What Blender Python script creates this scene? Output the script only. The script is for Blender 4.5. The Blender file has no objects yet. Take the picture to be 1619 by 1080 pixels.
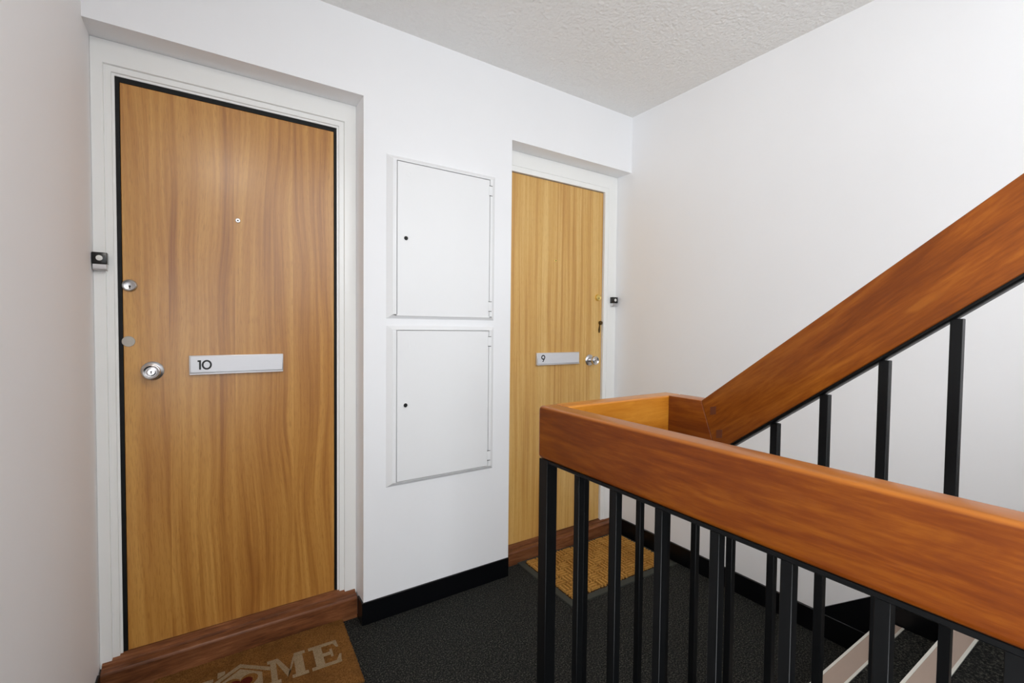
import bpy, bmesh, math, random
from mathutils import Vector, Matrix
random.seed(7)
C = bpy.context.scene.collection
R = math.radians

# ------------------------------------------------------------------ camera
F_PX = 729.15
cam_d = bpy.data.cameras.new('camera')
cam = bpy.data.objects.new('camera', cam_d)
C.objects.link(cam)
cam_d.sensor_fit = 'HORIZONTAL'
cam_d.sensor_width = 36.0
cam_d.lens = F_PX / 1619.0 * 36.0
cam_d.clip_start = 0.02
yaw, pitch, roll = R(33.4714), R(-1.7472), R(0.591)
fw = Vector((math.sin(yaw) * math.cos(pitch), math.cos(yaw) * math.cos(pitch), math.sin(pitch)))
rt = Vector((math.cos(yaw), -math.sin(yaw), 0))
up = rt.cross(fw)
rt2 = math.cos(roll) * rt + math.sin(roll) * up
up2 = -math.sin(roll) * rt + math.cos(roll) * up
m = Matrix((rt2, up2, -fw)).transposed().to_4x4()
m.translation = Vector((0, -1.9463, 1.2726))
cam.matrix_world = m
bpy.context.scene.camera = cam

# ------------------------------------------------------------------ world, lights, exposure
w = bpy.data.worlds.new('world')
bpy.context.scene.world = w
w.use_nodes = True
w.node_tree.nodes['Background'].inputs[0].default_value = (0.75, 0.85, 1.0, 1)
w.node_tree.nodes['Background'].inputs[1].default_value = 0.6


def area(name, loc, direction, sx, sy, power, col):
    l = bpy.data.lights.new(name, 'AREA')
    l.shape = 'RECTANGLE'
    l.size, l.size_y = sx, sy
    l.energy = power
    l.color = col
    o = bpy.data.objects.new(name, l)
    C.objects.link(o)
    o.location = loc
    o.rotation_euler = Vector(direction).to_track_quat('-Z', 'Z').to_euler()
    return o


# added fill light, set in an unseen left wall opening behind the camera
area('window_fill', (-0.30, -3.13, 1.15), (1, 0, 0), 1.22, 2.00, 68, (0.94, 0.97, 1.0))
# second added fill light, unseen, at the head of the stair flight
area('stair_fill', (1.30, -4.385, 2.60), (0, 1, 0), 1.38, 2.08, 35, (0.94, 0.97, 1.0))
FILL_POWER = 25.0

vs = bpy.context.scene.view_settings
vs.view_transform = 'Standard'
vs.look = 'None'
vs.gamma = 1
vs.use_curve_mapping = False
vs.exposure = 0.0
bpy.context.scene.cycles.max_bounces = 10
bpy.context.scene.cycles.diffuse_bounces = 6


# ------------------------------------------------------------------ materials
def srgb(r, g, b):
    f = lambda c: (c / 255 / 12.92) if c / 255 <= 0.04045 else ((c / 255 + 0.055) / 1.055) ** 2.4
    return (f(r), f(g), f(b), 1)


class NT:
    def __init__(s, name):
        s.m = bpy.data.materials.new(name)
        s.m.use_nodes = True
        s.t = s.m.node_tree
        s.b = s.t.nodes['Principled BSDF']

    def n(s, typ, **kw):
        x = s.t.nodes.new(typ)
        for k, v in kw.items():
            if k.startswith('i_'):
                key = k[2:]
                key = int(key) if key.isdigit() else key.replace('_', ' ')
                x.inputs[key].default_value = v
            else:
                setattr(x, k, v)
        return x

    def l(s, a, b):
        s.t.links.new(a, b)

    def obj(s, scale=(1, 1, 1), loc=(0, 0, 0), rot=(0, 0, 0)):
        tc = s.n('ShaderNodeTexCoord')
        mp = s.n('ShaderNodeMapping')
        mp.inputs['Scale'].default_value = scale
        mp.inputs['Location'].default_value = loc
        src = tc.outputs['Object']
        if any(rot):
            m0 = s.n('ShaderNodeMapping')
            m0.inputs['Rotation'].default_value = rot
            s.l(src, m0.inputs['Vector'])
            src = m0.outputs['Vector']
        s.l(src, mp.inputs['Vector'])
        return mp.outputs['Vector']

    def noise(s, vec, scale, detail=4, rough=0.55, dist=0.0):
        x = s.n('ShaderNodeTexNoise')
        x.inputs['Scale'].default_value = scale
        x.inputs['Detail'].default_value = detail
        x.inputs['Roughness'].default_value = rough
        x.inputs['Distortion'].default_value = dist
        s.l(vec, x.inputs['Vector'])
        return x.outputs['Fac']

    def ramp(s, fac, stops):
        x = s.n('ShaderNodeValToRGB')
        e = x.color_ramp.elements
        while len(e) < len(stops):
            e.new(0.5)
        for i, (p, c) in enumerate(stops):
            e[i].position = p
            e[i].color = c if len(c) == 4 else (*c, 1)
        s.l(fac, x.inputs['Fac'])
        return x.outputs['Color']

    def math(s, op, a, b=None, c=None):
        x = s.n('ShaderNodeMath', operation=op)
        for i, v in enumerate((a, b, c)):
            if v is None:
                continue
            if isinstance(v, (int, float)):
                x.inputs[i].default_value = v
            else:
                s.l(v, x.inputs[i])
        return x.outputs[0]

    def mix(s, fac, a, b, blend='MIX'):
        x = s.n('ShaderNodeMix', data_type='RGBA', blend_type=blend)
        for i, v in ((0, fac), (6, a), (7, b)):
            if isinstance(v, (int, float)):
                x.inputs[i].default_value = v
            elif isinstance(v, tuple):
                x.inputs[i].default_value = v
            else:
                s.l(v, x.inputs[i])
        return x.outputs[2]

    def bump(s, h, strength, dist):
        x = s.n('ShaderNodeBump')
        x.inputs['Strength'].default_value = strength
        x.inputs['Distance'].default_value = dist
        s.l(h, x.inputs['Height'])
        s.l(x.outputs['Normal'], s.b.inputs['Normal'])

    def set(s, col=None, rough=None, metal=None, coat=None, spec=None, coat_rough=None):
        if col is not None:
            if isinstance(col, tuple):
                s.b.inputs['Base Color'].default_value = col
            else:
                s.l(col, s.b.inputs['Base Color'])
        if rough is not None:
            if isinstance(rough, (int, float)):
                s.b.inputs['Roughness'].default_value = rough
            else:
                s.l(rough, s.b.inputs['Roughness'])
        if metal is not None:
            s.b.inputs['Metallic'].default_value = metal
        if coat is not None:
            s.b.inputs['Coat Weight'].default_value = coat
        if coat_rough is not None:
            s.b.inputs['Coat Roughness'].default_value = coat_rough
        if spec is not None:
            s.b.inputs['Specular IOR Level'].default_value = spec
        return s.m


def m_paint(name, col, rough, bscale=60, bstr=0.08, bdist=0.002):
    t = NT(name)
    v = t.obj()
    n = t.noise(v, 2.5, 3)
    c = t.mix(n, tuple(x * 0.975 for x in col[:3]) + (1,), tuple(min(1, x * 1.02) for x in col[:3]) + (1,))
    t.bump(t.noise(v, bscale, 5), bstr, bdist)
    return t.set(c, rough)


def m_stipple():
    t = NT('stippled_ceiling_paint')
    v = t.obj()
    a = t.noise(v, 55, 3, 0.6, 0.4)
    b = t.n('ShaderNodeTexVoronoi', feature='SMOOTH_F1')
    b.inputs['Scale'].default_value = 70
    t.l(v, b.inputs['Vector'])
    h = t.math('SUBTRACT', a, t.math('MULTIPLY', b.outputs['Distance'], 0.5))
    t.bump(h, 0.75, 0.010)
    return t.set(srgb(245, 244, 242), 0.75)


def m_veneer(name, dark, mid, light, cx, panel_w, warp, streak, seed, rough=0.34):
    """vertical-grained veneer, made of side by side veneer leaves"""
    t = NT(name)
    tc = t.n('ShaderNodeTexCoord')
    sp = t.n('ShaderNodeSeparateXYZ')
    t.l(tc.outputs['Object'], sp.inputs[0])
    x, z = sp.outputs['X'], sp.outputs['Z']
    idx = t.math('FLOOR', t.math('DIVIDE', t.math('SUBTRACT', x, cx), panel_w))
    # slow wander of the grain up the leaf, a different one for every veneer leaf
    cv = t.n('ShaderNodeCombineXYZ')
    t.l(t.math('MULTIPLY', x, 2.2), cv.inputs[0])
    t.l(t.math('MULTIPLY', idx, 3.7), cv.inputs[1])
    t.l(t.math('MULTIPLY', z, 0.75), cv.inputs[2])
    wn = t.noise(cv.outputs[0], 1.0, 2, 0.45)
    xx = t.math('ADD', x, t.math('MULTIPLY', t.math('SUBTRACT', wn, 0.5), warp))
    def grain(fx, fz, off, det, ro):
        c = t.n('ShaderNodeCombineXYZ')
        t.l(t.math('MULTIPLY', xx, fx), c.inputs[0])
        t.l(t.math('ADD', t.math('MULTIPLY', idx, 1.9), off), c.inputs[1])
        t.l(t.math('MULTIPLY', z, fz), c.inputs[2])
        return t.noise(c.outputs[0], 1.0, det, ro)
    g1 = grain(26 * streak, 0.5, seed, 3, 0.55)
    g2 = grain(110 * streak, 1.6, seed + 4, 3, 0.6)
    g3 = grain(7, 0.8, seed + 9, 2, 0.5)
    pores = grain(420, 26, seed + 2, 2, 0.5)
    s = t.math('ADD', t.math('MULTIPLY', g1, 0.46), t.math('MULTIPLY', g2, 0.28))
    s = t.math('ADD', s, t.math('MULTIPLY', g3, 0.26))
    c = t.ramp(s, [(0.37, dark), (0.49, mid), (0.61, light)])
    c = t.mix(t.ramp(pores, [(0.36, (1, 1, 1)), (0.46, (0, 0, 0))]), c, dark)
    # fold the pores back to a faint mark only
    c2 = t.ramp(s, [(0.37, dark), (0.49, mid), (0.61, light)])
    c = t.mix(0.30, c2, c)
    # each veneer leaf a little lighter or darker
    wn2 = t.n('ShaderNodeTexWhiteNoise', noise_dimensions='1D')
    t.l(t.math('ADD', idx, seed), wn2.inputs['W'])
    c = t.mix(t.math('MULTIPLY', wn2.outputs['Value'], 0.16), c, dark)
    t.bump(pores, 0.04, 0.0004)
    return t.set(c, rough, coat=0.35, coat_rough=0.22)


def m_wood(name, dark, mid, light, axis, rough=0.3, seed=0.0, rot=(0, 0, 0), lit_top=None):
    t = NT(name)
    def sc(cross, along):
        q = [cross] * 3
        q['XYZ'.index(axis)] = along
        return tuple(q)
    a = t.noise(t.obj(sc(20, 2.4), (seed, seed * 1.7, seed * 0.6), rot), 1.3, 6, 0.65, 0.9)
    b = t.noise(t.obj(sc(170, 16), (seed, 0, 0), rot), 1.0, 4, 0.65)
    s = t.math('ADD', t.math('MULTIPLY', a, 0.66), t.math('MULTIPLY', b, 0.34))
    c = t.ramp(s, [(0.36, dark), (0.5, mid), (0.64, light)])
    big = t.noise(t.obj((1, 1, 1), (seed * 2, 0, 0)), 6.0, 4)
    c = t.mix(t.math('MULTIPLY', t.ramp(big, [(0.42, (0, 0, 0)), (0.62, (1, 1, 1))]), 0.35), c, dark)
    # a few pale scuffs along the grain
    sf = t.noise(t.obj(sc(38, 9), (seed + 4, 2, 1), rot), 1.0, 2, 0.4)
    c = t.mix(t.math('MULTIPLY', t.ramp(sf, [(0.70, (0, 0, 0)), (0.76, (1, 1, 1))]), 0.5), c, light)
    if lit_top:
        # light on the upper face painted in as paler wood
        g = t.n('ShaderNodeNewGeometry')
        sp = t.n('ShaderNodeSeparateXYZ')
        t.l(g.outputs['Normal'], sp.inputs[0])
        c = t.mix(t.math('MULTIPLY', t.ramp(sp.outputs['Z'], [(0.35, (0, 0, 0)), (0.75, (1, 1, 1))]), t.math('ADD', t.math('MULTIPLY', a, 0.6), 0.3)), c, lit_top)
    t.bump(b, 0.05, 0.0006)
    return t.set(c, rough, coat=0.12, coat_rough=0.2, spec=0.25)


def m_carpet(name='charcoal_carpet', k=1.0):
    t = NT(name)
    v = t.obj()
    a = t.noise(v, 170, 5, 0.8)
    b = t.noise(v, 24, 3, 0.6)
    c = t.ramp(a, [(0.40, srgb(8, 9, 9)), (0.52, srgb(42, 43, 42)), (0.64, srgb(118, 117, 106))])
    c = t.mix(t.math('MULTIPLY', b, 0.5), c, srgb(26, 27, 27))
    t.bump(a, 0.9, 0.006)
    return t.set(c, 0.95, spec=0.15)


def m_coir(name, dark, mid, light, scale=260, patch=9, stain=0.6):
    t = NT(name)
    v = t.obj()
    a = t.noise(v, scale, 5, 0.75)
    b = t.noise(v, patch, 4, 0.65)
    c = t.ramp(a, [(0.34, dark), (0.5, mid), (0.68, light)])
    c = t.mix(t.math('MULTIPLY', t.ramp(b, [(0.45, (0, 0, 0)), (0.66, (1, 1, 1))]), stain), c, dark)
    t.bump(a, 1.0, 0.006)
    return t.set(c, 0.95, spec=0.1)


def m_plain(name, col, rough=0.4, metal=0.0, spec=None, var=0.06, scale=30, brush=None):
    t = NT(name)
    v = t.obj() if brush is None else t.obj(brush)
    n = t.noise(v, scale, 4)
    lo = tuple(x * (1 - var) for x in col[:3]) + (1,)
    hi = tuple(min(1, x * (1 + var)) for x in col[:3]) + (1,)
    rr = t.n('ShaderNodeMapRange')
    rr.inputs['To Min'].default_value = max(0.03, rough * 0.85)
    rr.inputs['To Max'].default_value = min(1, rough * 1.15)
    t.l(n, rr.inputs['Value'])
    return t.set(t.mix(n, lo, hi), rr.outputs[0], metal, spec=spec)


M = dict(
    wall=m_paint('white_wall_paint', srgb(245, 246, 248), 0.55),
    soft=m_paint('white_wall_paint_left', srgb(246, 245, 246), 0.6),
    ceil=m_stipple(),
    gloss=m_paint('white_gloss_paint', srgb(246, 247, 245), 0.22, 18, 0.05, 0.002),
    cab=m_paint('white_metal_paint', srgb(241, 242, 243), 0.35, 90, 0.05, 0.001),
    carpet=m_carpet(),
    skirt=m_plain('black_gloss_skirting', srgb(9, 10, 13), 0.3, spec=0.3),
    iron=m_plain('black_painted_iron', srgb(9, 10, 11), 0.36, spec=0.22),
    seal=m_plain('black_rubber_seal', srgb(16, 18, 18), 0.55, spec=0.25),
    dark=m_plain('dark_hole', srgb(10, 10, 10), 0.7),
    veneer10=m_veneer('door_veneer_figured', srgb(146, 88, 34), srgb(189, 132, 60), srgb(212, 158, 80), 0.09, 0.205, 0.20, 0.8, 3.1),
    veneer9=m_veneer('door_veneer_straight', srgb(184, 130, 60), srgb(213, 167, 92), srgb(228, 190, 118), 1.68, 0.175, 0.05, 1.3, 11.7),
    rail=m_wood('handrail_wood', srgb(84, 34, 6), srgb(106, 50, 8), srgb(128, 70, 14), 'Y', 0.34, 0.0, (0, 0, 0), srgb(176, 108, 40)),  # last tone is the light painted on the upper face
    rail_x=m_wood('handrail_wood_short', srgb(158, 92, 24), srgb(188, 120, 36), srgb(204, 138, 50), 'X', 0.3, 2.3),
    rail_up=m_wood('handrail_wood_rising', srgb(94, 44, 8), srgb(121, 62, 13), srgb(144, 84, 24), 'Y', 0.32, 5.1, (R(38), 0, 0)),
    peg=m_plain('dark_wood_peg', srgb(84, 40, 18), 0.5),
    sill=m_wood('threshold_wood', srgb(80, 46, 26), srgb(122, 74, 44), srgb(150, 100, 66), 'X', 0.4, 7.0),
    steel=m_plain('satin_steel', srgb(202, 201, 202), 0.32, 1.0),
    chrome=m_plain('polished_chrome', srgb(214, 213, 214), 0.24, 1.0),
    alu=m_plain('brushed_aluminium', srgb(218, 218, 220), 0.42, 0.75, brush=(1, 40, 40)),
    alu_face=m_plain('anodised_face', srgb(222, 223, 227), 0.42, 0.25, brush=(0.6, 60, 60)),
    brass=m_plain('polished_brass', srgb(240, 212, 128), 0.3, 0.9),
    bronze=m_plain('dull_bronze', srgb(96, 78, 50), 0.35, 0.9),
    blank=m_plain('dull_steel', srgb(176, 170, 160), 0.5, 0.7),
    ink=m_plain('black_ink', srgb(18, 18, 20), 0.5),
    black=m_plain('black_plastic', srgb(14, 14, 15), 0.25),
    white_p=m_plain('white_plastic', srgb(236, 236, 232), 0.3),
    coir10=m_coir('printed_coir', srgb(88, 56, 24), srgb(136, 92, 44), srgb(166, 120, 66), 240, 8, 0.45),
    print10=m_coir('pale_print', srgb(126, 104, 76), srgb(166, 144, 112), srgb(190, 170, 138), 240, 30, 0.4),
    red10=m_coir('red_print', srgb(60, 18, 10), srgb(92, 30, 18), srgb(110, 44, 26), 240, 30, 0.4),
    coir9=m_coir('ribbed_coir', srgb(150, 98, 40), srgb(216, 160, 80), srgb(238, 188, 108), 300, 7, 0.4),
    coir9b=m_coir('ribbed_coir_base', srgb(36, 20, 8), srgb(62, 36, 14), srgb(92, 56, 24), 300, 8, 0.4),
    rubber=m_plain('grey_green_rubber', srgb(54, 56, 50), 0.75, scale=200, var=0.2),
    nosing=m_plain('taupe_nosing_insert', srgb(168, 148, 134), 0.6, scale=12, var=0.05),
    nose_alu=m_plain('aluminium_nosing_trim', srgb(226, 224, 214), 0.45, 0.35),
)


# ------------------------------------------------------------------ mesh helpers
def link(name, bm, mat, parent=None, smooth=False):
    me = bpy.data.meshes.new(name)
    bmesh.ops.recalc_face_normals(bm, faces=bm.faces)
    bm.to_mesh(me)
    bm.free()
    me.materials.append(mat)
    if smooth:
        me.shade_smooth()
        if hasattr(me, 'set_sharp_from_angle'):
            me.set_sharp_from_angle(angle=R(38))
    o = bpy.data.objects.new(name, me)
    C.objects.link(o)
    if parent:
        o.parent = parent
    return o


def add_box(bm, x0, x1, y0, y1, z0, z1, bev=0.0, seg=2):
    vs_ = [bm.verts.new(p) for p in ((x0, y0, z0), (x1, y0, z0), (x1, y1, z0), (x0, y1, z0), (x0, y0, z1), (x1, y0, z1), (x1, y1, z1), (x0, y1, z1))]
    fs = [bm.faces.new([vs_[i] for i in q]) for q in ((0, 3, 2, 1), (4, 5, 6, 7), (0, 1, 5, 4), (1, 2, 6, 5), (2, 3, 7, 6), (3, 0, 4, 7))]
    if bev:
        es = set(e for f in fs for e in f.edges)
        bmesh.ops.bevel(bm, geom=list(es), offset=bev, segments=seg, profile=0.5, affect='EDGES')
    return bm


def box(name, x0, x1, y0, y1, z0, z1, mat, parent=None, bev=0.0, seg=2):
    return link(name, add_box(bmesh.new(), x0, x1, y0, y1, z0, z1, bev, seg), mat, parent, smooth=bev > 0)


def add_prism(bm, pts, axis, a, b):
    """polygon pts swept along an axis from a to b; pts are the other two coordinates in order"""
    def mk(p, t):
        if axis == 'X':
            return (t, p[0], p[1])
        if axis == 'Y':
            return (p[0], t, p[1])
        return (p[0], p[1], t)
    v0 = [bm.verts.new(mk(p, a)) for p in pts]
    v1 = [bm.verts.new(mk(p, b)) for p in pts]
    n = len(pts)
    bm.faces.new(v0)
    bm.faces.new(v1[::-1])
    for i in range(n):
        bm.faces.new((v0[i], v0[(i + 1) % n], v1[(i + 1) % n], v1[i]))
    return bm


def prism(name, pts, axis, a, b, mat, parent=None, bev=0.0, seg=2, smooth=False):
    bm = add_prism(bmesh.new(), pts, axis, a, b)
    if bev:
        bmesh.ops.bevel(bm, geom=bm.edges[:], offset=bev, segments=seg, profile=0.5, affect='EDGES')
    return link(name, bm, mat, parent, smooth=smooth or bev > 0)


def lathe(name, prof, centre, mat, parent=None, n=40):
    """revolve (radius, protrusion) about the -Y axis through centre"""
    bm = bmesh.new()
    cx, cy, cz = centre
    rings = []
    for r, h in prof:
        if r < 1e-6:
            rings.append([bm.verts.new((cx, cy - h, cz))])
        else:
            rings.append([bm.verts.new((cx + r * math.cos(2 * math.pi * i / n), cy - h, cz + r * math.sin(2 * math.pi * i / n))) for i in range(n)])
    for a, b in zip(rings, rings[1:]):
        for i in range(n):
            j = (i + 1) % n
            if len(a) == 1 and len(b) == 1:
                continue
            if len(a) == 1:
                bm.faces.new((a[0], b[j], b[i]))
            elif len(b) == 1:
                bm.faces.new((a[i], a[j], b[0]))
            else:
                bm.faces.new((a[i], a[j], b[j], b[i]))
    return link(name, bm, mat, parent, smooth=True)


def stroke(bm, pts, wd, y, h, closed=False):
    """flat ribbon of width wd along pts (x, z), standing h proud of plane y (towards -Y)"""
    n = len(pts)
    L, Rr = [], []
    for i in range(n):
        a = pts[(i - 1) % n] if (closed or i > 0) else pts[i]
        b = pts[(i + 1) % n] if (closed or i < n - 1) else pts[i]
        d = Vector((b[0] - a[0], b[1] - a[1])).normalized()
        q = Vector((-d.y, d.x)) * wd / 2
        L.append((pts[i][0] + q.x, pts[i][1] + q.y))
        Rr.append((pts[i][0] - q.x, pts[i][1] - q.y))
    vl0 = [bm.verts.new((p[0], y - h, p[1])) for p in L]
    vr0 = [bm.verts.new((p[0], y - h, p[1])) for p in Rr]
    vl1 = [bm.verts.new((p[0], y, p[1])) for p in L]
    vr1 = [bm.verts.new((p[0], y, p[1])) for p in Rr]
    m_ = n if closed else n - 1
    for i in range(m_):
        j = (i + 1) % n
        bm.faces.new((vl0[i], vl0[j], vr0[j], vr0[i]))
        bm.faces.new((vl0[i], vl1[i], vl1[j], vl0[j]))
        bm.faces.new((vr0[i], vr0[j], vr1[j], vr1[i]))
    if not closed:
        for i in (0, n - 1):
            bm.faces.new((vl0[i], vr0[i], vr1[i], vl1[i]))


def digit(ch, x, z, hgt, wd, y, h):
    """geometric numerals; x is the left edge, z the bottom"""
    bm = bmesh.new()
    if ch == '1':
        stroke(bm, [(x + 0.30 * hgt, z), (x + 0.30 * hgt, z + hgt)], wd, y, h)
        stroke(bm, [(x + 0.30 * hgt, z + hgt - wd * 0.5), (x + 0.08 * hgt, z + hgt - wd * 0.55)], wd, y, h * 0.8)
    elif ch == '0':
        stroke(bm, [(x + 0.40 * hgt + 0.36 * hgt * math.cos(a), z + hgt / 2 + (hgt / 2 - wd / 2) * math.sin(a)) for a in [2 * math.pi * i / 36 for i in range(36)]], wd, y, h, True)
    elif ch == '9':
        r = 0.29 * hgt
        cx, cz = x + r, z + hgt - r
        stroke(bm, [(cx + r * math.cos(a), cz + r * math.sin(a)) for a in [2 * math.pi * i / 32 for i in range(32)]], wd, y, h, True)
        stroke(bm, [(cx + r * 0.97, cz - r * 0.2), (cx + r * 0.72, cz - r * 0.85), (cx - r * 0.25, z)], wd, y, h * 0.8)
    return bm


def thing(name, loc, label=None, cat=None, group=None, kind=None):
    o = bpy.data.objects.new(name, None)
    o.empty_display_size = 0.1
    C.objects.link(o)
    o.location = loc
    tag(o, label, cat, group, kind)
    return o


def tag(o, label=None, cat=None, group=None, kind=None):
    for k, v in (('label', label), ('category', cat), ('group', group), ('kind', kind)):
        if v:
            o[k] = v
    return o


def rebase(root, pos):
    """put a thing's origin at its base: the parts were modelled in world coordinates"""
    root.location = pos
    inv = Matrix.Translation(-Vector(pos))
    for ch in root.children:
        ch.matrix_parent_inverse = inv


def struct(o, label):
    return tag(o, label, None, None, 'structure')


# ------------------------------------------------------------------ the shell
XL, XR, X1, X2 = -0.316, 2.135, 0.544, 1.276     # left wall, right wall, the pier between the doors
ZC, ZS10, ZS9, YR = 2.535, 2.218, 2.207, 0.111   # ceiling, soffits, depth of the door recesses
YB = -4.40                                        # wall behind the camera
HB = 0.097                                        # skirting height
ZU = 4.70                                         # top of the open stairwell
XV0, XV1, YV = 0.60, 0.90, -1.252                 # the stair well between the two rails

wall_b = prism('wall_back', [(XL, ZC), (XR, ZC), (XR, ZS9), (X2, ZS9), (X2, 0), (X1, 0), (X1, ZS10), (XL, ZS10)], 'Y', 0.0, 0.26, M['wall'])
struct(wall_b, 'white plastered wall with two recessed wooden front doors')
bm = bmesh.new()
add_box(bm, XR, XR + 0.2, YB - 0.2, 0.30, -0.3, ZU)
struct(link('wall_right', bm, M['wall'], None), 'plain white wall beside the rising stair flight')
bm = bmesh.new()
wy0, wy1, wz0, wz1 = -3.80, -2.46, 0.10, 2.20
add_box(bm, XL - 0.2, XL, wy1, 0.30, 0, ZC)
add_box(bm, XL - 0.2, XL, YB - 0.2, wy0, 0, ZC)
add_box(bm, XL - 0.2, XL, wy0, wy1, 0, wz0)
add_box(bm, XL - 0.2, XL, wy0, wy1, wz1, ZC)
struct(link('wall_left', bm, M['soft'], None), 'white wall at the left edge of the photo beside door 10')
bm = bmesh.new()
fx0, fx1, fz0, fz1 = 0.56, 2.04, 1.50, 3.70
add_box(bm, XL - 0.2, fx0, YB - 0.2, YB, -0.3, ZU)
add_box(bm, fx1, XR + 0.2, YB - 0.2, YB, -0.3, ZU)
add_box(bm, fx0, fx1, YB - 0.2, YB, -0.3, fz0)
add_box(bm, fx0, fx1, YB - 0.2, YB, fz1, ZU)
struct(link('wall_front', bm, M['wall'], None), 'white wall behind the camera')
bm = bmesh.new()
add_box(bm, XL - 0.2, XR + 0.2, -1.95, 0.30, ZC, ZC + 0.2)
add_box(bm, XL - 0.2, 0.60, YB, -1.95, ZC, ZC + 0.2)
struct(link('ceiling', bm, M['ceil'], None), 'white stippled ceiling over the landing')
bm = bmesh.new()
add_box(bm, 0.45, 0.60, YB, -1.95, ZC + 0.2, ZU)
add_box(bm, 0.45, XR, -1.95, -1.80, ZC + 0.2, ZU)
add_box(bm, 0.45, XR + 0.2, YB - 0.2, -1.80, ZU, ZU + 0.1)
struct(link('wall_upper', bm, M['wall'], None), 'white walls of the upper stairwell above the flight')
bm = bmesh.new()
add_box(bm, XL, XR, YV, 0.30, -0.25, 0)
add_box(bm, XL, XV0, YB, YV, -0.25, 0)
add_box(bm, XV1, XR, YB, YV, -0.25, 0)
struct(link('floor', bm, M['carpet'], None), 'charcoal carpet of the landing')
bm = bmesh.new()
add_box(bm, XV0 - 0.1, XV0, YB, YV + 0.1, -2.7, -0.25)
add_box(bm, XV1, XV1 + 0.1, YB, YV + 0.1, -2.7, -0.25)
add_box(bm, XV0, XV1, YV, YV + 0.1, -2.7, -0.25)
add_box(bm, XV0 - 0.1, XV1 + 0.1, YB, YV + 0.1, -2.8, -2.7)
struct(link('wall_well', bm, M['wall'], None), 'white sides of the narrow stair well between the handrails')

# window added out of view in the left wall, around the fill light
wn = thing('fill_window_1', (XL, (wy0 + wy1) / 2, wz0), 'added white framed window behind the camera, unseen surround of a fill light', None, None, 'structure')
bm = bmesh.new()
for a in ((wy0, wy0 + 0.05, wz0, wz1), (wy1 - 0.05, wy1, wz0, wz1), (wy0 + 0.05, wy1 - 0.05, wz0, wz0 + 0.05), (wy0 + 0.05, wy1 - 0.05, wz1 - 0.05, wz1), ((wy0 + wy1) / 2 - 0.02, (wy0 + wy1) / 2 + 0.02, wz0 + 0.05, wz1 - 0.05)):
    add_box(bm, XL - 0.12, XL - 0.06, a[0], a[1], a[2], a[3])
link('fill_window_frame', bm, M['gloss'], wn)
gl = NT('fill_window_glass')
gl.n('ShaderNodeTexNoise')
gl.b.inputs['Transmission Weight'].default_value = 1.0
gl.set((0.95, 0.97, 0.97, 1), 0.02)
for a, b in ((wy0 + 0.05, (wy0 + wy1) / 2 - 0.02), ((wy0 + wy1) / 2 + 0.02, wy1 - 0.05)):
    box('fill_window_pane', XL - 0.095, XL - 0.089, a, b, wz0 + 0.05, wz1 - 0.05, gl.m, wn)
rebase(wn, (XL, (wy0 + wy1) / 2, wz0))
# tall window added behind the camera, around the stair fill light
wn = thing('fill_window_2', (1.3, YB, fz0), 'added tall white framed window above the half landing, unseen surround of a fill light', None, None, 'structure')
bm = bmesh.new()
for a in ((fx0, fx0 + 0.05, fz0, fz1), (fx1 - 0.05, fx1, fz0, fz1), (fx0 + 0.05, fx1 - 0.05, fz0, fz0 + 0.05), (fx0 + 0.05, fx1 - 0.05, fz1 - 0.05, fz1), ((fx0 + fx1) / 2 - 0.02, (fx0 + fx1) / 2 + 0.02, fz0 + 0.05, fz1 - 0.05)):
    add_box(bm, a[0], a[1], YB - 0.12, YB - 0.06, a[2], a[3])
link('fill_window_frame', bm, M['gloss'], wn)
for a, b in ((fx0 + 0.05, (fx0 + fx1) / 2 - 0.02), ((fx0 + fx1) / 2 + 0.02, fx1 - 0.05)):
    box('fill_window_pane', a, b, YB - 0.095, YB - 0.089, fz0 + 0.05, fz1 - 0.05, gl.m, wn)
rebase(wn, (1.3, YB, fz0))

# skirtings
TH = 0.007
sk = prism('baseboard_back', [(X1 - TH, 0.066), (X1 - TH, -TH), (X2, -TH), (X2, 0.0), (X1, 0.0), (X1, 0.066)], 'Z', 0, HB, M['skirt'], None, 0.0015, 1)
struct(sk, 'black skirting along the pier between the two doors')
sk = box('baseboard_right', XR - 0.012, XR, -1.32, 0.066, 0, HB, M['skirt'], None, 0.0015, 1)
struct(sk, 'black skirting along the white right wall')
sk = box('baseboard_left', XL, XL + TH, YB, 0.066, 0, HB, M['skirt'], None, 0.0015, 1)
struct(sk, 'black skirting along the white left wall')


# ------------------------------------------------------------------ the two front doors
def sweep_frame(name, xo0, xo1, zo, zb, prof, mat, parent):
    """prof: list of ((oL, oT, oR), y) - offsets outside the opening; mitred jamb, head, jamb"""
    bm = bmesh.new()
    rows = []
    for (oL, oT, oR), y in prof:
        rows.append([bm.verts.new(p) for p in ((xo0 - oL, y, zb), (xo0 - oL, y, zo + oT), (xo1 + oR, y, zo + oT), (xo1 + oR, y, zb))])
    n = len(rows)
    for i in range(n):
        a, b = rows[i], rows[(i + 1) % n]
        for k in range(3):
            bm.faces.new((a[k], a[k + 1], b[k + 1], b[k]))
    bm.faces.new([r[0] for r in rows])
    bm.faces.new([r[3] for r in rows][::-1])
    return link(name, bm, mat, parent)


def frame_profile(outer, depth, steps):
    pr = [((0, 0, 0), 0.24), ((0, 0, 0), steps[0][1])]
    for i, (o, y) in enumerate(steps):
        if i:
            pr.append(((o, o, o), steps[i - 1][1]))
            pr.append(((o + 0.0015,) * 3, y))
    pr.append((tuple(o - 0.0015 for o in outer), depth))
    pr.append((outer, depth + 0.0015))
    pr.append((outer, 0.24))
    return pr


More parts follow.
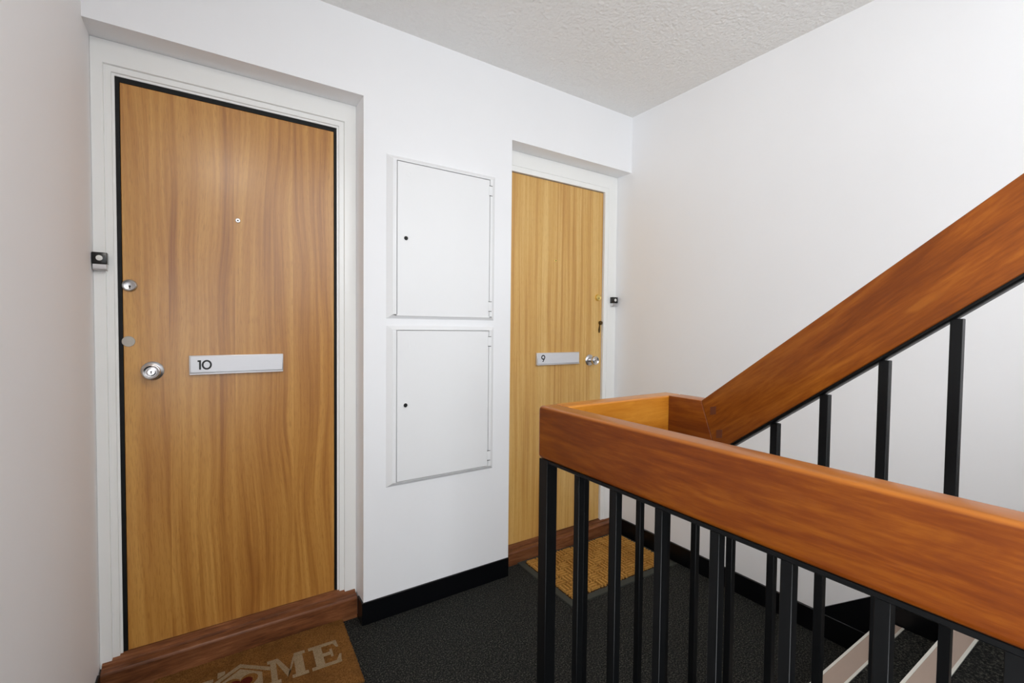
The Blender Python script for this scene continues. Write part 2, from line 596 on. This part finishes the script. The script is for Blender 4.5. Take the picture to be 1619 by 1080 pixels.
def keyhole(parent, x, y, z, s):
    bm = bmesh.new()
    n = 14
    pts = [(x + 0.0032 * s * math.cos(a), z + 0.0032 * s * math.sin(a)) for a in [R(-60) + R(300) * i / n for i in range(n + 1)]]
    pts += [(x - 0.0022 * s, z - 0.009 * s)] if False else []
    pts = [(x + 0.0014 * s, z - 0.009 * s)] + pts + [(x - 0.0014 * s, z - 0.009 * s)]
    add_prism(bm, pts, 'Y', y - 0.0006, y)
    return link('keyhole', bm, M['dark'], parent)


# ---- door 10
YD = 0.131
d10 = thing('door_1', (0.106, YR, 0), 'figured wooden front door numbered 10 with black seal and steel knob', None, None, 'structure')
leaf = box('door_leaf', -0.2426, 0.4551, YD, YD + 0.044, 0.115, 2.0948, M['veneer10'], d10, 0.0015, 1)
# black seal around the leaf
ol, orr, ot = -0.2555, 0.4665, 2.1125
bm = bmesh.new()
add_box(bm, ol, -0.2440, YD + 0.001, YD + 0.07, 0.112, ot)
add_box(bm, 0.4570, orr, YD + 0.001, YD + 0.07, 0.112, ot)
add_box(bm, -0.2440, 0.4570, YD + 0.001, YD + 0.07, 2.0962, ot)
link('door_seal', bm, M['seal'], d10)
sweep_frame('door_frame', ol, orr, ot, 0.088,
            frame_profile((ol - XL - 0.0005, ZS10 - ot - 0.0005, X1 - orr - 0.0005), YR, [(0.0, YD - 0.003), (0.007, YD - 0.010), (0.027, YR)]), M['gloss'], d10)


def threshold(parent, x0, x1, k, ytop):
    pts = [(0.0700, 0), (0.0700, 0.084 * k), (0.0715, 0.089 * k), (0.0745, 0.0925 * k), (0.079, 0.094 * k), (0.094, 0.097 * k), (0.0965, 0.0945 * k), (0.100, 0.0945 * k), (0.1015, 0.1015 * k), (0.105, 0.104 * k),
           (0.120, 0.110 * k), (YD, 0.1145 * k), (0.23, 0.1145 * k), (0.23, 0)]
    return prism('threshold', pts, 'X', x0, x1, M['sill'], parent)


threshold(d10, XL + TH, X1 - TH, 1.0, 0.115)
# letter plate
lp = box('letter_plate', -0.0568, 0.2558, YD - 0.013, YD, 1.0855, 1.1565, M['alu'], d10, 0.002, 2)
box('flap', -0.0530, 0.2520, YD - 0.0165, YD - 0.0125, 1.0935, 1.1540, M['alu_face'], lp, 0.0012, 1)
box('lip', -0.0560, 0.2550, YD - 0.0185, YD - 0.0125, 1.0850, 1.0905, M['alu'], lp, 0.0015, 1)
link('numeral', digit('1', -0.0335, 1.1040, 0.035, 0.0060, YD - 0.0164, 0.0008), M['ink'], lp)
link('numeral', digit('0', -0.0165, 1.1035, 0.036, 0.0060, YD - 0.0164, 0.0008), M['ink'], lp)


def knob(parent, x, y, z):
    ro = lathe('knob_rose', [(0.0335, 0), (0.0335, 0.003), (0.031, 0.006), (0.022, 0.009), (0.015, 0.011), (0.0, 0.011)], (x, y, z), M['steel'], parent)
    kb = lathe('knob', [(0.0115, 0.010), (0.0115, 0.022), (0.015, 0.028), (0.0235, 0.036), (0.0262, 0.046), (0.0262, 0.053), (0.0250, 0.0565), (0.0225, 0.0575), (0.0200, 0.0560), (0.0165, 0.0535), (0.0150, 0.0530), (0.0140, 0.0560), (0.0105, 0.0570), (0.0100, 0.0545), (0.0, 0.0545)], (x, y, z), M['chrome'], parent)
    keyhole(kb, x, y - 0.0546, z + 0.001, 0.75)
    return kb


def cylinder_lock(parent, x, y, z, r, mat, name='lock_cylinder'):
    lk = lathe(name, [(r, 0), (r, 0.004), (r * 0.93, 0.010), (r * 0.86, 0.0125), (r * 0.80, 0.0130), (r * 0.74, 0.0118), (r * 0.70, 0.0112), (0.0, 0.0112)], (x, y, z), mat, parent)
    keyhole(lk, x + 0.001, y - 0.0113, z - 0.003, 0.95)
    return lk


knob(d10, -0.1635, YD, 1.1045)
cylinder_lock(d10, -0.2235, YD, 1.4045, 0.0215, M['steel'])
bp = lathe('blanking_plate', [(0.0185, 0), (0.0185, 0.0012), (0.0178, 0.002), (0.0, 0.002)], (-0.2290, YD, 1.2100), M['blank'], d10)


def peephole(parent, x, y, z, mat):
    ph = lathe('peephole', [(0.0085, 0), (0.0085, 0.002), (0.0070, 0.0032), (0.0045, 0.0032), (0.0040, 0.0020), (0.0, 0.0020)], (x, y, z), mat, parent)
    lathe('lens', [(0.0032, 0.0018), (0.0024, 0.0028), (0.0, 0.0032)], (x, y, z), M['dark'], ph, 20)


peephole(d10, 0.102, YD, 1.673, M['steel'])
rebase(d10, (0.106, YR, 0))

# ---- door 9
Y9 = 0.125
d9 = thing('door_2', (1.68, YR, 0), 'straight-grained pale wooden front door numbered 9', None, None, 'structure')
box('door_leaf', 1.3280, 2.0300, Y9, Y9 + 0.044, 0.086, 2.0985, M['veneer9'], d9, 0.0015, 1)
o0, o1, oz = 1.3255, 2.0325, 2.1015
bm = bmesh.new()
add_box(bm, o0 - 0.004, o0 + 0.002, Y9 + 0.006, Y9 + 0.06, 0.09, oz)
add_box(bm, o1 - 0.002, o1 + 0.004, Y9 + 0.006, Y9 + 0.06, 0.09, oz)
add_box(bm, o0, o1, Y9 + 0.006, Y9 + 0.06, oz - 0.0022, oz + 0.004)
link('door_seal', bm, M['seal'], d9)
sweep_frame('door_frame', o0, o1, oz, 0.066,
            frame_profile((o0 - X2 - 0.0005, ZS9 - oz - 0.0005, XR - o1 - 0.0005), YR - 0.002, [(0.0, YR + 0.001), (0.027, YR - 0.002)]), M['gloss'], d9)
threshold(d9, X2, XR - 0.012, 0.745, 0.086)
lp = box('letter_plate', 1.527, 1.840, Y9 - 0.014, Y9, 1.0625, 1.1315, M['alu'], d9, 0.002, 2)
box('flap', 1.531, 1.836, Y9 - 0.0175, Y9 - 0.0135, 1.0700, 1.1290, M['alu_face'], lp, 0.0012, 1)
box('lip', 1.528, 1.839, Y9 - 0.0195, Y9 - 0.0135, 1.0620, 1.0675, M['alu'], lp, 0.0015, 1)
link('numeral', digit('9', 1.5580, 1.0815, 0.036, 0.0060, Y9 - 0.0174, 0.0008), M['ink'], lp)
knob(d9, 1.934, Y9, 1.0800)
cylinder_lock(d9, 1.9935, Y9, 1.4600, 0.0205, M['brass'])['label'] = 'brass lock cylinder'
peephole(d9, 1.663, Y9, 1.656, M['brass'])
kc = lathe('keyhole_plate', [(0.0125, 0), (0.0125, 0.006), (0.0105, 0.012), (0.0, 0.013)], (2.0170, Y9, 1.3060), M['bronze'], d9)
bm = bmesh.new()
add_prism(bm, [(2.0095, 1.297), (2.0125, 1.297), (2.0150, 1.262), (2.0120, 1.246), (2.0050, 1.246), (2.0020, 1.262)], 'Y', Y9 - 0.0055, Y9 - 0.0020)
link('keyhole_cover', bm, M['bronze'], kc)
rebase(d9, (1.68, YR, 0))


# ------------------------------------------------------------------ doorbells
def doorbell(x0, x1, z0, zm, z1, y1, y0, label):
    t = thing('doorbell', ((x0 + x1) / 2, y1, z0), label, 'doorbell', 'bell pushes beside the front doors')
    xm = (x0 + x1) / 2
    # chrome base, wedge shaped below the cap
    prism('base', [(y1, z0), (y0 + 0.006, z0), (y0 + 0.004, z0 + 0.004), (y0 + 0.004, zm), (y1, zm)], 'X', x0 + 0.001, x1 - 0.001, M['steel'], t, 0.0012, 1)
    cp = box('cap', x0, x1, y0, y1, zm, z1, M['black'], t, 0.0018, 2)
    lathe('button', [(0.0088, 0), (0.0088, 0.0015), (0.0075, 0.0026), (0.0, 0.0030)], (xm, y0, (zm + z1) / 2), M['white_p'], t, 28)
    rebase(t, (xm, y1, z0))
    return t


doorbell(-0.3145, -0.2760, 1.4480, 1.4690, 1.5070, YR, YR - 0.030, 'black and chrome bell push on the white jamb left of door 10')
doorbell(2.0840, 2.1270, 1.4100, 1.4290, 1.4660, YR - 0.002, YR - 0.026, 'black and chrome bell push on the white jamb right of door 9')


# ------------------------------------------------------------------ meter cabinets
def cabinet(z0, z1, zp0, zp1, digits, label):
    t = thing('meter_cabinet', (0.91, 0, z0), label, 'cabinet', 'white meter cabinets between the doors')
    px0, px1 = 0.6817, 1.1380
    ox0, ox1 = 0.640, 1.176
    P = 0.020
    lx0, lx1, lz0, lz1 = ox0 + 0.022, ox1 - 0.022, z0 + 0.018, z1 - 0.018
    g = 0.0030
    bm = bmesh.new()
    def ring(x0, x1, a, b, y):
        return [bm.verts.new(p) for p in ((x0, y, a), (x1, y, a), (x1, y, b), (x0, y, b))]
    rows = [ring(ox0, ox1, z0, z1, 0.0), ring(ox0, ox1, z0, z1, -0.002), ring(lx0, lx1, lz0, lz1, -P), ring(px0 - g - 0.001, px1 + g + 0.001, zp0 - g - 0.001, zp1 + g + 0.001, -P),
            ring(px0 - g, px1 + g, zp0 - g, zp1 + g, -P + 0.001), ring(px0 - g, px1 + g, zp0 - g, zp1 + g, -0.002)]
    for a, b in zip(rows, rows[1:]):
        for k in range(4):
            bm.faces.new((a[k], a[(k + 1) % 4], b[(k + 1) % 4], b[k]))
    bm.faces.new(rows[-1])
    link('frame', bm, M['cab'], t)
    dr = box('door', px0, px1, -P + 0.0005, -0.006, zp0, zp1, M['cab'], t, 0.0012, 1)
    zc = zp0 + (zp1 - zp0) * 0.505
    lk = lathe('lock', [(0.0135, 0), (0.0135, 0.0012), (0.0120, 0.0022), (0.0095, 0.0022), (0.0090, 0.0004), (0.0, 0.0004)], (0.7195, -P + 0.0005, zc), M['cab'], t, 24)
    lathe('keyway', [(0.0088, 0.0010), (0.0, 0.0014)], (0.7195, -P + 0.0005, zc), M['dark'], lk, 20)
    for zz in (zp0 + 0.050, zp1 - 0.050):
        hg = box('hinge', px1 - 0.004, px1 + 0.013, -P - 0.0012, -0.008, zz - 0.022, zz + 0.022, M['cab'], t, 0.001, 1)
        for s in (-1, 1):
            box('hinge_slot', px1 - 0.003, px1 + 0.014, -P - 0.0006, -P + 0.003, zz + s * 0.0235 - 0.0012, zz + s * 0.0235 + 0.0012, M['dark'], hg)
    x = 0.722
    for ch in digits:
        link('numeral', digit(ch, x, zp1 - 0.073, 0.036, 0.0050, -P + 0.0006, 0.0009), M['cab'], dr)
        x += 0.021
    rebase(t, (0.91, 0, z0))


cabinet(1.306, 2.002, 1.3225, 1.977, '9', 'upper of the two white meter cabinets set in the pier')
cabinet(0.575, 1.275, 0.5955, 1.2535, '10', 'lower white meter cabinet with painted-over 10 on its door')

# ------------------------------------------------------------------ door mats
mt = thing('doormat', (0, 0, 0), 'brown coir doormat with pale printed lettering in front of door 10', 'doormat')
mw, mh = 0.644, 0.400
bm = bmesh.new()
nx, ny = 84, 52
grid = [[None] * (ny + 1) for _ in range(nx + 1)]
for i in range(nx + 1):
    for j in range(ny + 1):
        ex = random.uniform(-0.0012, 0.0012)
        edge = min(i, nx - i, j, ny - j)
        z = 0.0150 if edge > 1 else (0.0135 if edge == 1 else 0.010)
        grid[i][j] = bm.verts.new((-mw / 2 + mw * i / nx + ex, -mh / 2 + mh * j / ny + ex * 0.7, z + random.uniform(-0.0005, 0.0006)))
for i in range(nx):
    for j in range(ny):
        bm.faces.new((grid[i][j], grid[i + 1][j], grid[i + 1][j + 1], grid[i][j + 1]))
bd = [e for e in bm.edges if e.is_boundary]
ret = bmesh.ops.extrude_edge_only(bm, edges=bd)
for v in ret['geom']:
    if isinstance(v, bmesh.types.BMVert):
        v.co.z = 0.001
link('pile', bm, M['coir10'], mt)


def flat(name, polys, mat, parent, z0=0.0148, z1=0.0162):
    bm = bmesh.new()
    for pts in polys:
        add_prism(bm, pts, 'Z', z0, z1)
    return link(name, bm, mat, parent)


def slab(x, y, w_, h_, sh):
    """slab-serif letters as boxes; x, y lower left"""
    q = lambda a, b, c, d: [(x + a * w_, y + c * h_), (x + b * w_, y + c * h_), (x + b * w_, y + d * h_), (x + a * w_, y + d * h_)]
    if sh == 'H':
        return [q(0, .42, 0, .12), q(.58, 1, 0, .12), q(0, .42, .88, 1), q(.58, 1, .88, 1), q(.10, .32, .12, .88), q(.68, .90, .12, .88), q(.32, .68, .44, .56)]
    if sh == 'E':
        P_ = lambda l: [(x + a * w_, y + b * h_) for a, b in l]
        return [q(0, .95, 0, .12), q(0, .95, .88, 1), q(.14, .42, .12, .88), q(.42, .66, .44, .57), P_([(.66, .34), (.74, .34), (.74, .67), (.66, .67)]), P_([(.80, .12), (.95, .12), (1.0, .34), (.93, .34)]), P_([(.82, .88), (.90, .68), (.97, .68), (.95, .88)])]
    if sh == 'M':
        P_ = lambda l: [(x + a * w_, y + b * h_) for a, b in l]
        return [q(0, .30, 0, .12), q(.58, 1, 0, .12), q(.07, .22, .12, .88), q(.68, .92, .12, .88), P_([(0, .88), (0, 1), (.27, 1), (.34, .86), (.22, .86)]), P_([(.68, .86), (.70, 1), (1, 1), (1, .88), (.92, .88), (.92, .86)]), P_([(.22, .86), (.34, .86), (.56, .32), (.47, .12)]), P_([(.47, .12), (.56, .32), (.68, .70), (.68, .86), (.66, .86)])]


def ordered(pts):
    cx = sum(p[0] for p in pts) / len(pts)
    cy = sum(p[1] for p in pts) / len(pts)
    return sorted(pts, key=lambda p: math.atan2(p[1] - cy, p[0] - cx))


LY, LH = -0.072, 0.135
flat('letter_h', slab(-0.258, LY, 0.118, LH, 'H'), M['print10'], mt)
flat('letter_m', slab(0.028, LY, 0.128, LH, 'M'), M['print10'], mt)
flat('letter_e', slab(0.168, LY, 0.108, LH, 'E'), M['print10'], mt)
hx, hy = -0.058, LY
flat('house', [[(hx - 0.100, hy + 0.098), (hx - 0.092, hy + 0.084), (hx, hy + 0.152), (hx, hy + 0.172)], [(hx, hy + 0.172), (hx, hy + 0.152), (hx + 0.092, hy + 0.084), (hx + 0.100, hy + 0.098)],
               [(hx - 0.070, hy + 0.128), (hx - 0.070, hy + 0.160), (hx - 0.047, hy + 0.160), (hx - 0.047, hy + 0.144)],
               [(hx - 0.068, hy), (hx + 0.068, hy), (hx + 0.068, hy + 0.090), (hx, hy + 0.143), (hx - 0.068, hy + 0.090)]], M['print10'], mt)


def heart(cx, cy, s):
    return [(cx + s * 16 * math.sin(a) ** 3 / 17, cy + s * (13 * math.cos(a) - 5 * math.cos(2 * a) - 2 * math.cos(3 * a) - math.cos(4 * a)) / 17) for a in [2 * math.pi * i / 40 for i in range(40)]]


flat('heart_border', [heart(hx, hy + 0.060, 0.058)], M['coir10'], mt, 0.0150, 0.0166)
flat('heart', [heart(hx, hy + 0.058, 0.040)], M['red10'], mt, 0.0152, 0.0170)
mt.rotation_euler = (0, 0, R(-2.4))
mt.location = (0.1455, -0.1075, 0.0)

m9 = thing('doormat', (0, 0, 0), 'ribbed golden coir doormat with grey rubber border in front of door 9', 'doormat')
mw, mh, br = 0.735, 0.455, 0.027
bm = bmesh.new()
v = []
for (hw, hh, z) in ((mw / 2, mh / 2, 0.001), (mw / 2 - 0.001, mh / 2 - 0.001, 0.007), (mw / 2 - br, mh / 2 - br, 0.010)):
    v.append([bm.verts.new(p) for p in ((-hw, -hh, z), (hw, -hh, z), (hw, hh, z), (-hw, hh, z))])
for a, b in zip(v, v[1:]):
    for k in range(4):
        bm.faces.new((a[k], a[(k + 1) % 4], b[(k + 1) % 4], b[k]))
bm.faces.new(v[-1])
link('rubber_border', bm, M['rubber'], m9)
bm = bmesh.new()
iw, ih = mw / 2 - br, mh / 2 - br
nx, ny = 96, 54
grid = [[None] * (ny + 1) for _ in range(nx + 1)]
for i in range(nx + 1):
    for j in range(ny + 1):
        edge = min(i, nx - i, j, ny - j)
        jx = random.uniform(-0.010, 0.010) if edge == 0 else random.uniform(-0.001, 0.001)
        jy = random.uniform(-0.010, 0.010) if edge == 0 else random.uniform(-0.001, 0.001)
        sx = (1 if i == 0 else -1 if i == nx else 0)
        sy = (1 if j == 0 else -1 if j == ny else 0)
        x = -iw + 2 * iw * i / nx + (abs(jx) * sx if sx else jx)
        y = -ih + 2 * ih * j / ny + (abs(jy) * sy if sy else jy)
        grid[i][j] = bm.verts.new((x, y, (0.0125 if edge else 0.0095) + random.uniform(-0.0006, 0.0006)))
for i in range(nx):
    for j in range(ny):
        bm.faces.new((grid[i][j], grid[i + 1][j], grid[i + 1][j + 1], grid[i][j + 1]))
link('coir_base', bm, M['coir9b'], m9)
# woven ribs: blocks of parallel ridges, alternately along and across the mat
bm = bmesh.new()
cell = 0.066
cols, rows_ = int(2 * iw / cell), int(2 * ih / cell)
for ci in range(cols + 1):
    for cj in range(rows_ + 1):
        cx = -iw + 0.004 + (ci + 0.5) * (2 * iw - 0.008) / (cols + 1)
        cy = -ih + 0.004 + (cj + 0.5) * (2 * ih - 0.008) / (rows_ + 1)
        cw, ch = (2 * iw - 0.008) / (cols + 1), (2 * ih - 0.008) / (rows_ + 1)
        along = (ci + cj) % 2 == 0
        for k in range(3):
            f = (k + 0.5) / 3 - 0.5
            jx, jy = random.uniform(-0.001, 0.001), random.uniform(-0.001, 0.001)
            if along:
                hw, hh, ox, oy = cw * 0.45, ch * 0.092, 0, f * ch
            else:
                hw, hh, ox, oy = cw * 0.092, ch * 0.45, f * cw, 0
            x, y = cx + ox + jx, cy + oy + jy
            ht = 0.0230 + random.uniform(-0.001, 0.001)
            b0 = [bm.verts.new(p) for p in ((x - hw, y - hh, 0.0118), (x + hw, y - hh, 0.0118), (x + hw, y + hh, 0.0118), (x - hw, y + hh, 0.0118))]
            s = 0.72
            t0 = [bm.verts.new(p) for p in ((x - hw + 0.002, y - hh * s, ht), (x + hw - 0.002, y - hh * s, ht), (x + hw - 0.002, y + hh * s, ht), (x - hw + 0.002, y + hh * s, ht))] if along else \
                 [bm.verts.new(p) for p in ((x - hw * s, y - hh + 0.002, ht), (x + hw * s, y - hh + 0.002, ht), (x + hw * s, y + hh - 0.002, ht), (x - hw * s, y + hh - 0.002, ht))]
            bm.faces.new(t0)
            for q in range(4):
                bm.faces.new((b0[q], b0[(q + 1) % 4], t0[(q + 1) % 4], t0[q]))
tag(link('coir_ribs', bm, M['coir9'], m9), None, None, None, 'stuff')
m9.rotation_euler = (0, 0, R(-1.2))
m9.location = (1.745, -0.163, 0.0)

# ------------------------------------------------------------------ the stair flight
st = thing('staircase', (1.5, -1.3, 0), 'dark carpeted stair flight with taupe nosing strips rising along the right wall', 'staircase')
RISE, RUN, Y0S, SX0, SX1 = 0.184, 0.236, -1.302, 0.965, 2.121
NST = 8
for i in range(NST):
    z = RISE * (i + 1)
    yf = Y0S - RUN * i
    yb = yf - RUN - 0.02
    if i == NST - 1:
        yb = YB + 0.003
    # carpeted step: riser, tread and the soffit cut underneath
    pts = [(yf, z), (yf, z - 0.03), (yf - 0.012, z - 0.04), (yf - 0.018, z - RISE), (yb, z - RISE), (yb, z)]
    sp_ = prism('step', pts, 'X', SX0, SX1, M['carpet'], st)
    # nosing: taupe insert held by two aluminium edges
    ns = box('nosing_insert', SX0 + 0.02, SX1 - 0.004, yf - 0.055, yf - 0.004, z, z + 0.0022, M['nosing'], sp_)
    bm = bmesh.new()
    add_prism(bm, [(yf + 0.003, z + 0.003), (yf + 0.003, z - 0.022), (yf, z - 0.022), (yf, z), (yf - 0.0045, z), (yf - 0.0045, z + 0.003)], 'X', SX0 + 0.02, SX1 - 0.004)
    add_box(bm, SX0 + 0.02, SX1 - 0.004, yf - 0.0625, yf - 0.0550, z, z + 0.003)
    link('nosing_trim', bm, M['nose_alu'], sp_)
slope = RISE / RUN
# wall string: black board following the flight on the right wall
ya, yb_ = -1.062, Y0S - RUN * (NST - 1) - 0.10
f = lambda y, off: RISE + slope * (Y0S - y) + off
prism('wall_string', [(ya, HB + 0.001), (yb_, f(yb_, 0.098)), (yb_, f(yb_, -0.30)), (Y0S - 0.10, 0.002), (Y0S - 0.012, 0.002), (Y0S - 0.012, HB + 0.001)], 'X', SX1 + 0.004, XR - 0.0005, M['skirt'], st)
# outer string beside the well
prism('outer_string', [(Y0S + 0.03, 0.0), (Y0S + 0.03, RISE + 0.03), (yb_, f(yb_, 0.055)), (yb_, f(yb_, -0.22)), (Y0S - 0.22, 0.0)], 'X', 0.905, SX0, M['skirt'], st, 0.002, 1)
rebase(st, (1.5, -1.3, 0))

# ------------------------------------------------------------------ the railing round the stair well
rl = thing('stair_railing', (0.75, -1.3, 0), 'wooden handrail on black iron balusters round the stair well, turning and rising with the flight', 'railing')
FX0, FX1 = 0.552, 0.597          # long level run
RX0, RX1 = 0.900, 0.945          # rising run
RY0, RY1 = -1.252, -1.208        # short return
ZT, ZB = 1.117, 1.012
YE = -3.30                        # far end of the level run, behind the camera


def board(name, pts, axis, a, b, mat, bev=0.009):
    bm = add_prism(bmesh.new(), pts, axis, a, b)
    bmesh.ops.recalc_face_normals(bm, faces=bm.faces)
    bmesh.ops.bevel(bm, geom=bm.edges[:], offset=bev, segments=4, profile=0.5, affect='EDGES')
    return link(name, bm, mat, rl, smooth=True)


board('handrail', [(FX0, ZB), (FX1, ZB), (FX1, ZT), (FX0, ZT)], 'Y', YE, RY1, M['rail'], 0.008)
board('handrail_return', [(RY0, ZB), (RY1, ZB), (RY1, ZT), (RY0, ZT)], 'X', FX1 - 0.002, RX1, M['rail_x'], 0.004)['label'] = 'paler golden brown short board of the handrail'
# level start of the rising run, then the rising board
ks, kz = -1.337, ZT
kb = -1.374
S = 0.785
yend = -3.05
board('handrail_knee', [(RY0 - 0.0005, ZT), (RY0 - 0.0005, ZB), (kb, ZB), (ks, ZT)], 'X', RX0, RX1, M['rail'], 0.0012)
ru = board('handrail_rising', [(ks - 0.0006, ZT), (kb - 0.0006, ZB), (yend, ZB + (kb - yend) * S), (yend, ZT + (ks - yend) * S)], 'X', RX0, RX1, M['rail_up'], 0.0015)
for (y, z) in ((-1.3665, 1.0995), (-1.3820, 1.0525)):
    c, s = math.cos(R(38)), math.sin(R(38))
    hw, hh = 0.0065, 0.0085
    bm = bmesh.new()
    pts = [(y + a * 1.0, z + b * 1.0 - a * 0.25) for a, b in ((-hw, -hh), (hw, -hh), (hw, hh), (-hw, hh))]
    add_prism(bm, pts, 'X', RX0 - 0.0008, RX0 + 0.004)
    link('peg', bm, M['peg'], ru)
# flat iron bars under the boards
FT = 0.008
box('flat_bar', FX0 + 0.006, FX1 - 0.006, YE, RY1 - 0.006, ZB - FT, ZB, M['iron'], rl, 0.0015, 1)
box('flat_bar', FX1 - 0.006, RX0 + 0.006, RY0 + 0.006, RY1 - 0.006, ZB - FT, ZB, M['iron'], rl, 0.0015, 1)
prism('flat_bar', [(RY1 - 0.006, ZB), (RY1 - 0.006, ZB - FT), (kb + 0.003, ZB - FT), (yend, ZB - FT * 1.27 + (kb - yend) * S), (yend, ZB + (kb - yend) * S), (kb, ZB)], 'X', RX0 + 0.006, RX1 - 0.006, M['iron'], rl, 0.0015, 1)
# balusters
HW = 0.0070
fx, rx, ry = (FX0 + FX1) / 2, (RX0 + RX1) / 2, (RY0 + RY1) / 2


def baluster(x, y, z0, z1, hw=HW, name='baluster'):
    return box(name, x - hw, x + hw, y - hw, y + hw, z0, z1, M['iron'], rl, 0.0006, 1)


post = baluster(fx - 0.0065, ry + 0.0065, 0.0, ZB - 0.001, 0.0130, 'corner_post')
y = -1.3095
for k in range(21):
    baluster(fx, y, 0.0, ZB - FT + 0.001)
    y -= 0.0925
for x in (0.661, 0.748, 0.835):
    baluster(x, ry, 0.0, ZB - FT + 0.001)
baluster(rx, ry - 0.006, 0.0, ZB - FT + 0.001)
y = -1.3150
k = 0
while y > yend + 0.05:
    z1 = ZB - FT + 0.001 + max(0, (kb - y) * S) - 0.001
    zb = 0.0 if y > Y0S + 0.03 else f(y, 0.0615)
    baluster(rx, y, zb, z1)
    y -= 0.0852
    k += 1
rebase(rl, (0.75, -1.3, 0))

# ------------------------------------------------------------------ ceiling lamp added out of view to light the landing
cl = thing('fill_lamp', (0.15, -2.2, ZC), 'added round opal ceiling lamp behind the camera, unseen fill light', 'lamp')
def dome(name, prof, mat):
    bm = bmesh.new()
    n = 32
    rings = [[bm.verts.new((0.15 + r * math.cos(2 * math.pi * i / n), -2.2 + r * math.sin(2 * math.pi * i / n), ZC - h)) for i in range(n)] for r, h in prof]
    for a, b in zip(rings, rings[1:]):
        for i in range(n):
            bm.faces.new((a[i], a[(i + 1) % n], b[(i + 1) % n], b[i]))
    bm.faces.new(rings[-1])
    return link(name, bm, mat, cl, smooth=True)
dome('base', [(0.210, 0.0), (0.210, 0.02), (0.203, 0.024)], M['white_p'])
em = NT('fill_lamp_glass')
em.noise(em.obj(), 5)
em.set((0.9, 0.9, 0.88, 1), 0.3)
em.b.inputs['Emission Color'].default_value = (1.0, 0.93, 0.84, 1)
em.b.inputs['Emission Strength'].default_value = FILL_POWER
dome('fill_lamp_diffuser', [(0.200, 0.024), (0.197, 0.045), (0.180, 0.062), (0.13, 0.078), (0.06, 0.085), (0.01, 0.086)], em.m)
rebase(cl, (0.15, -2.2, ZC))
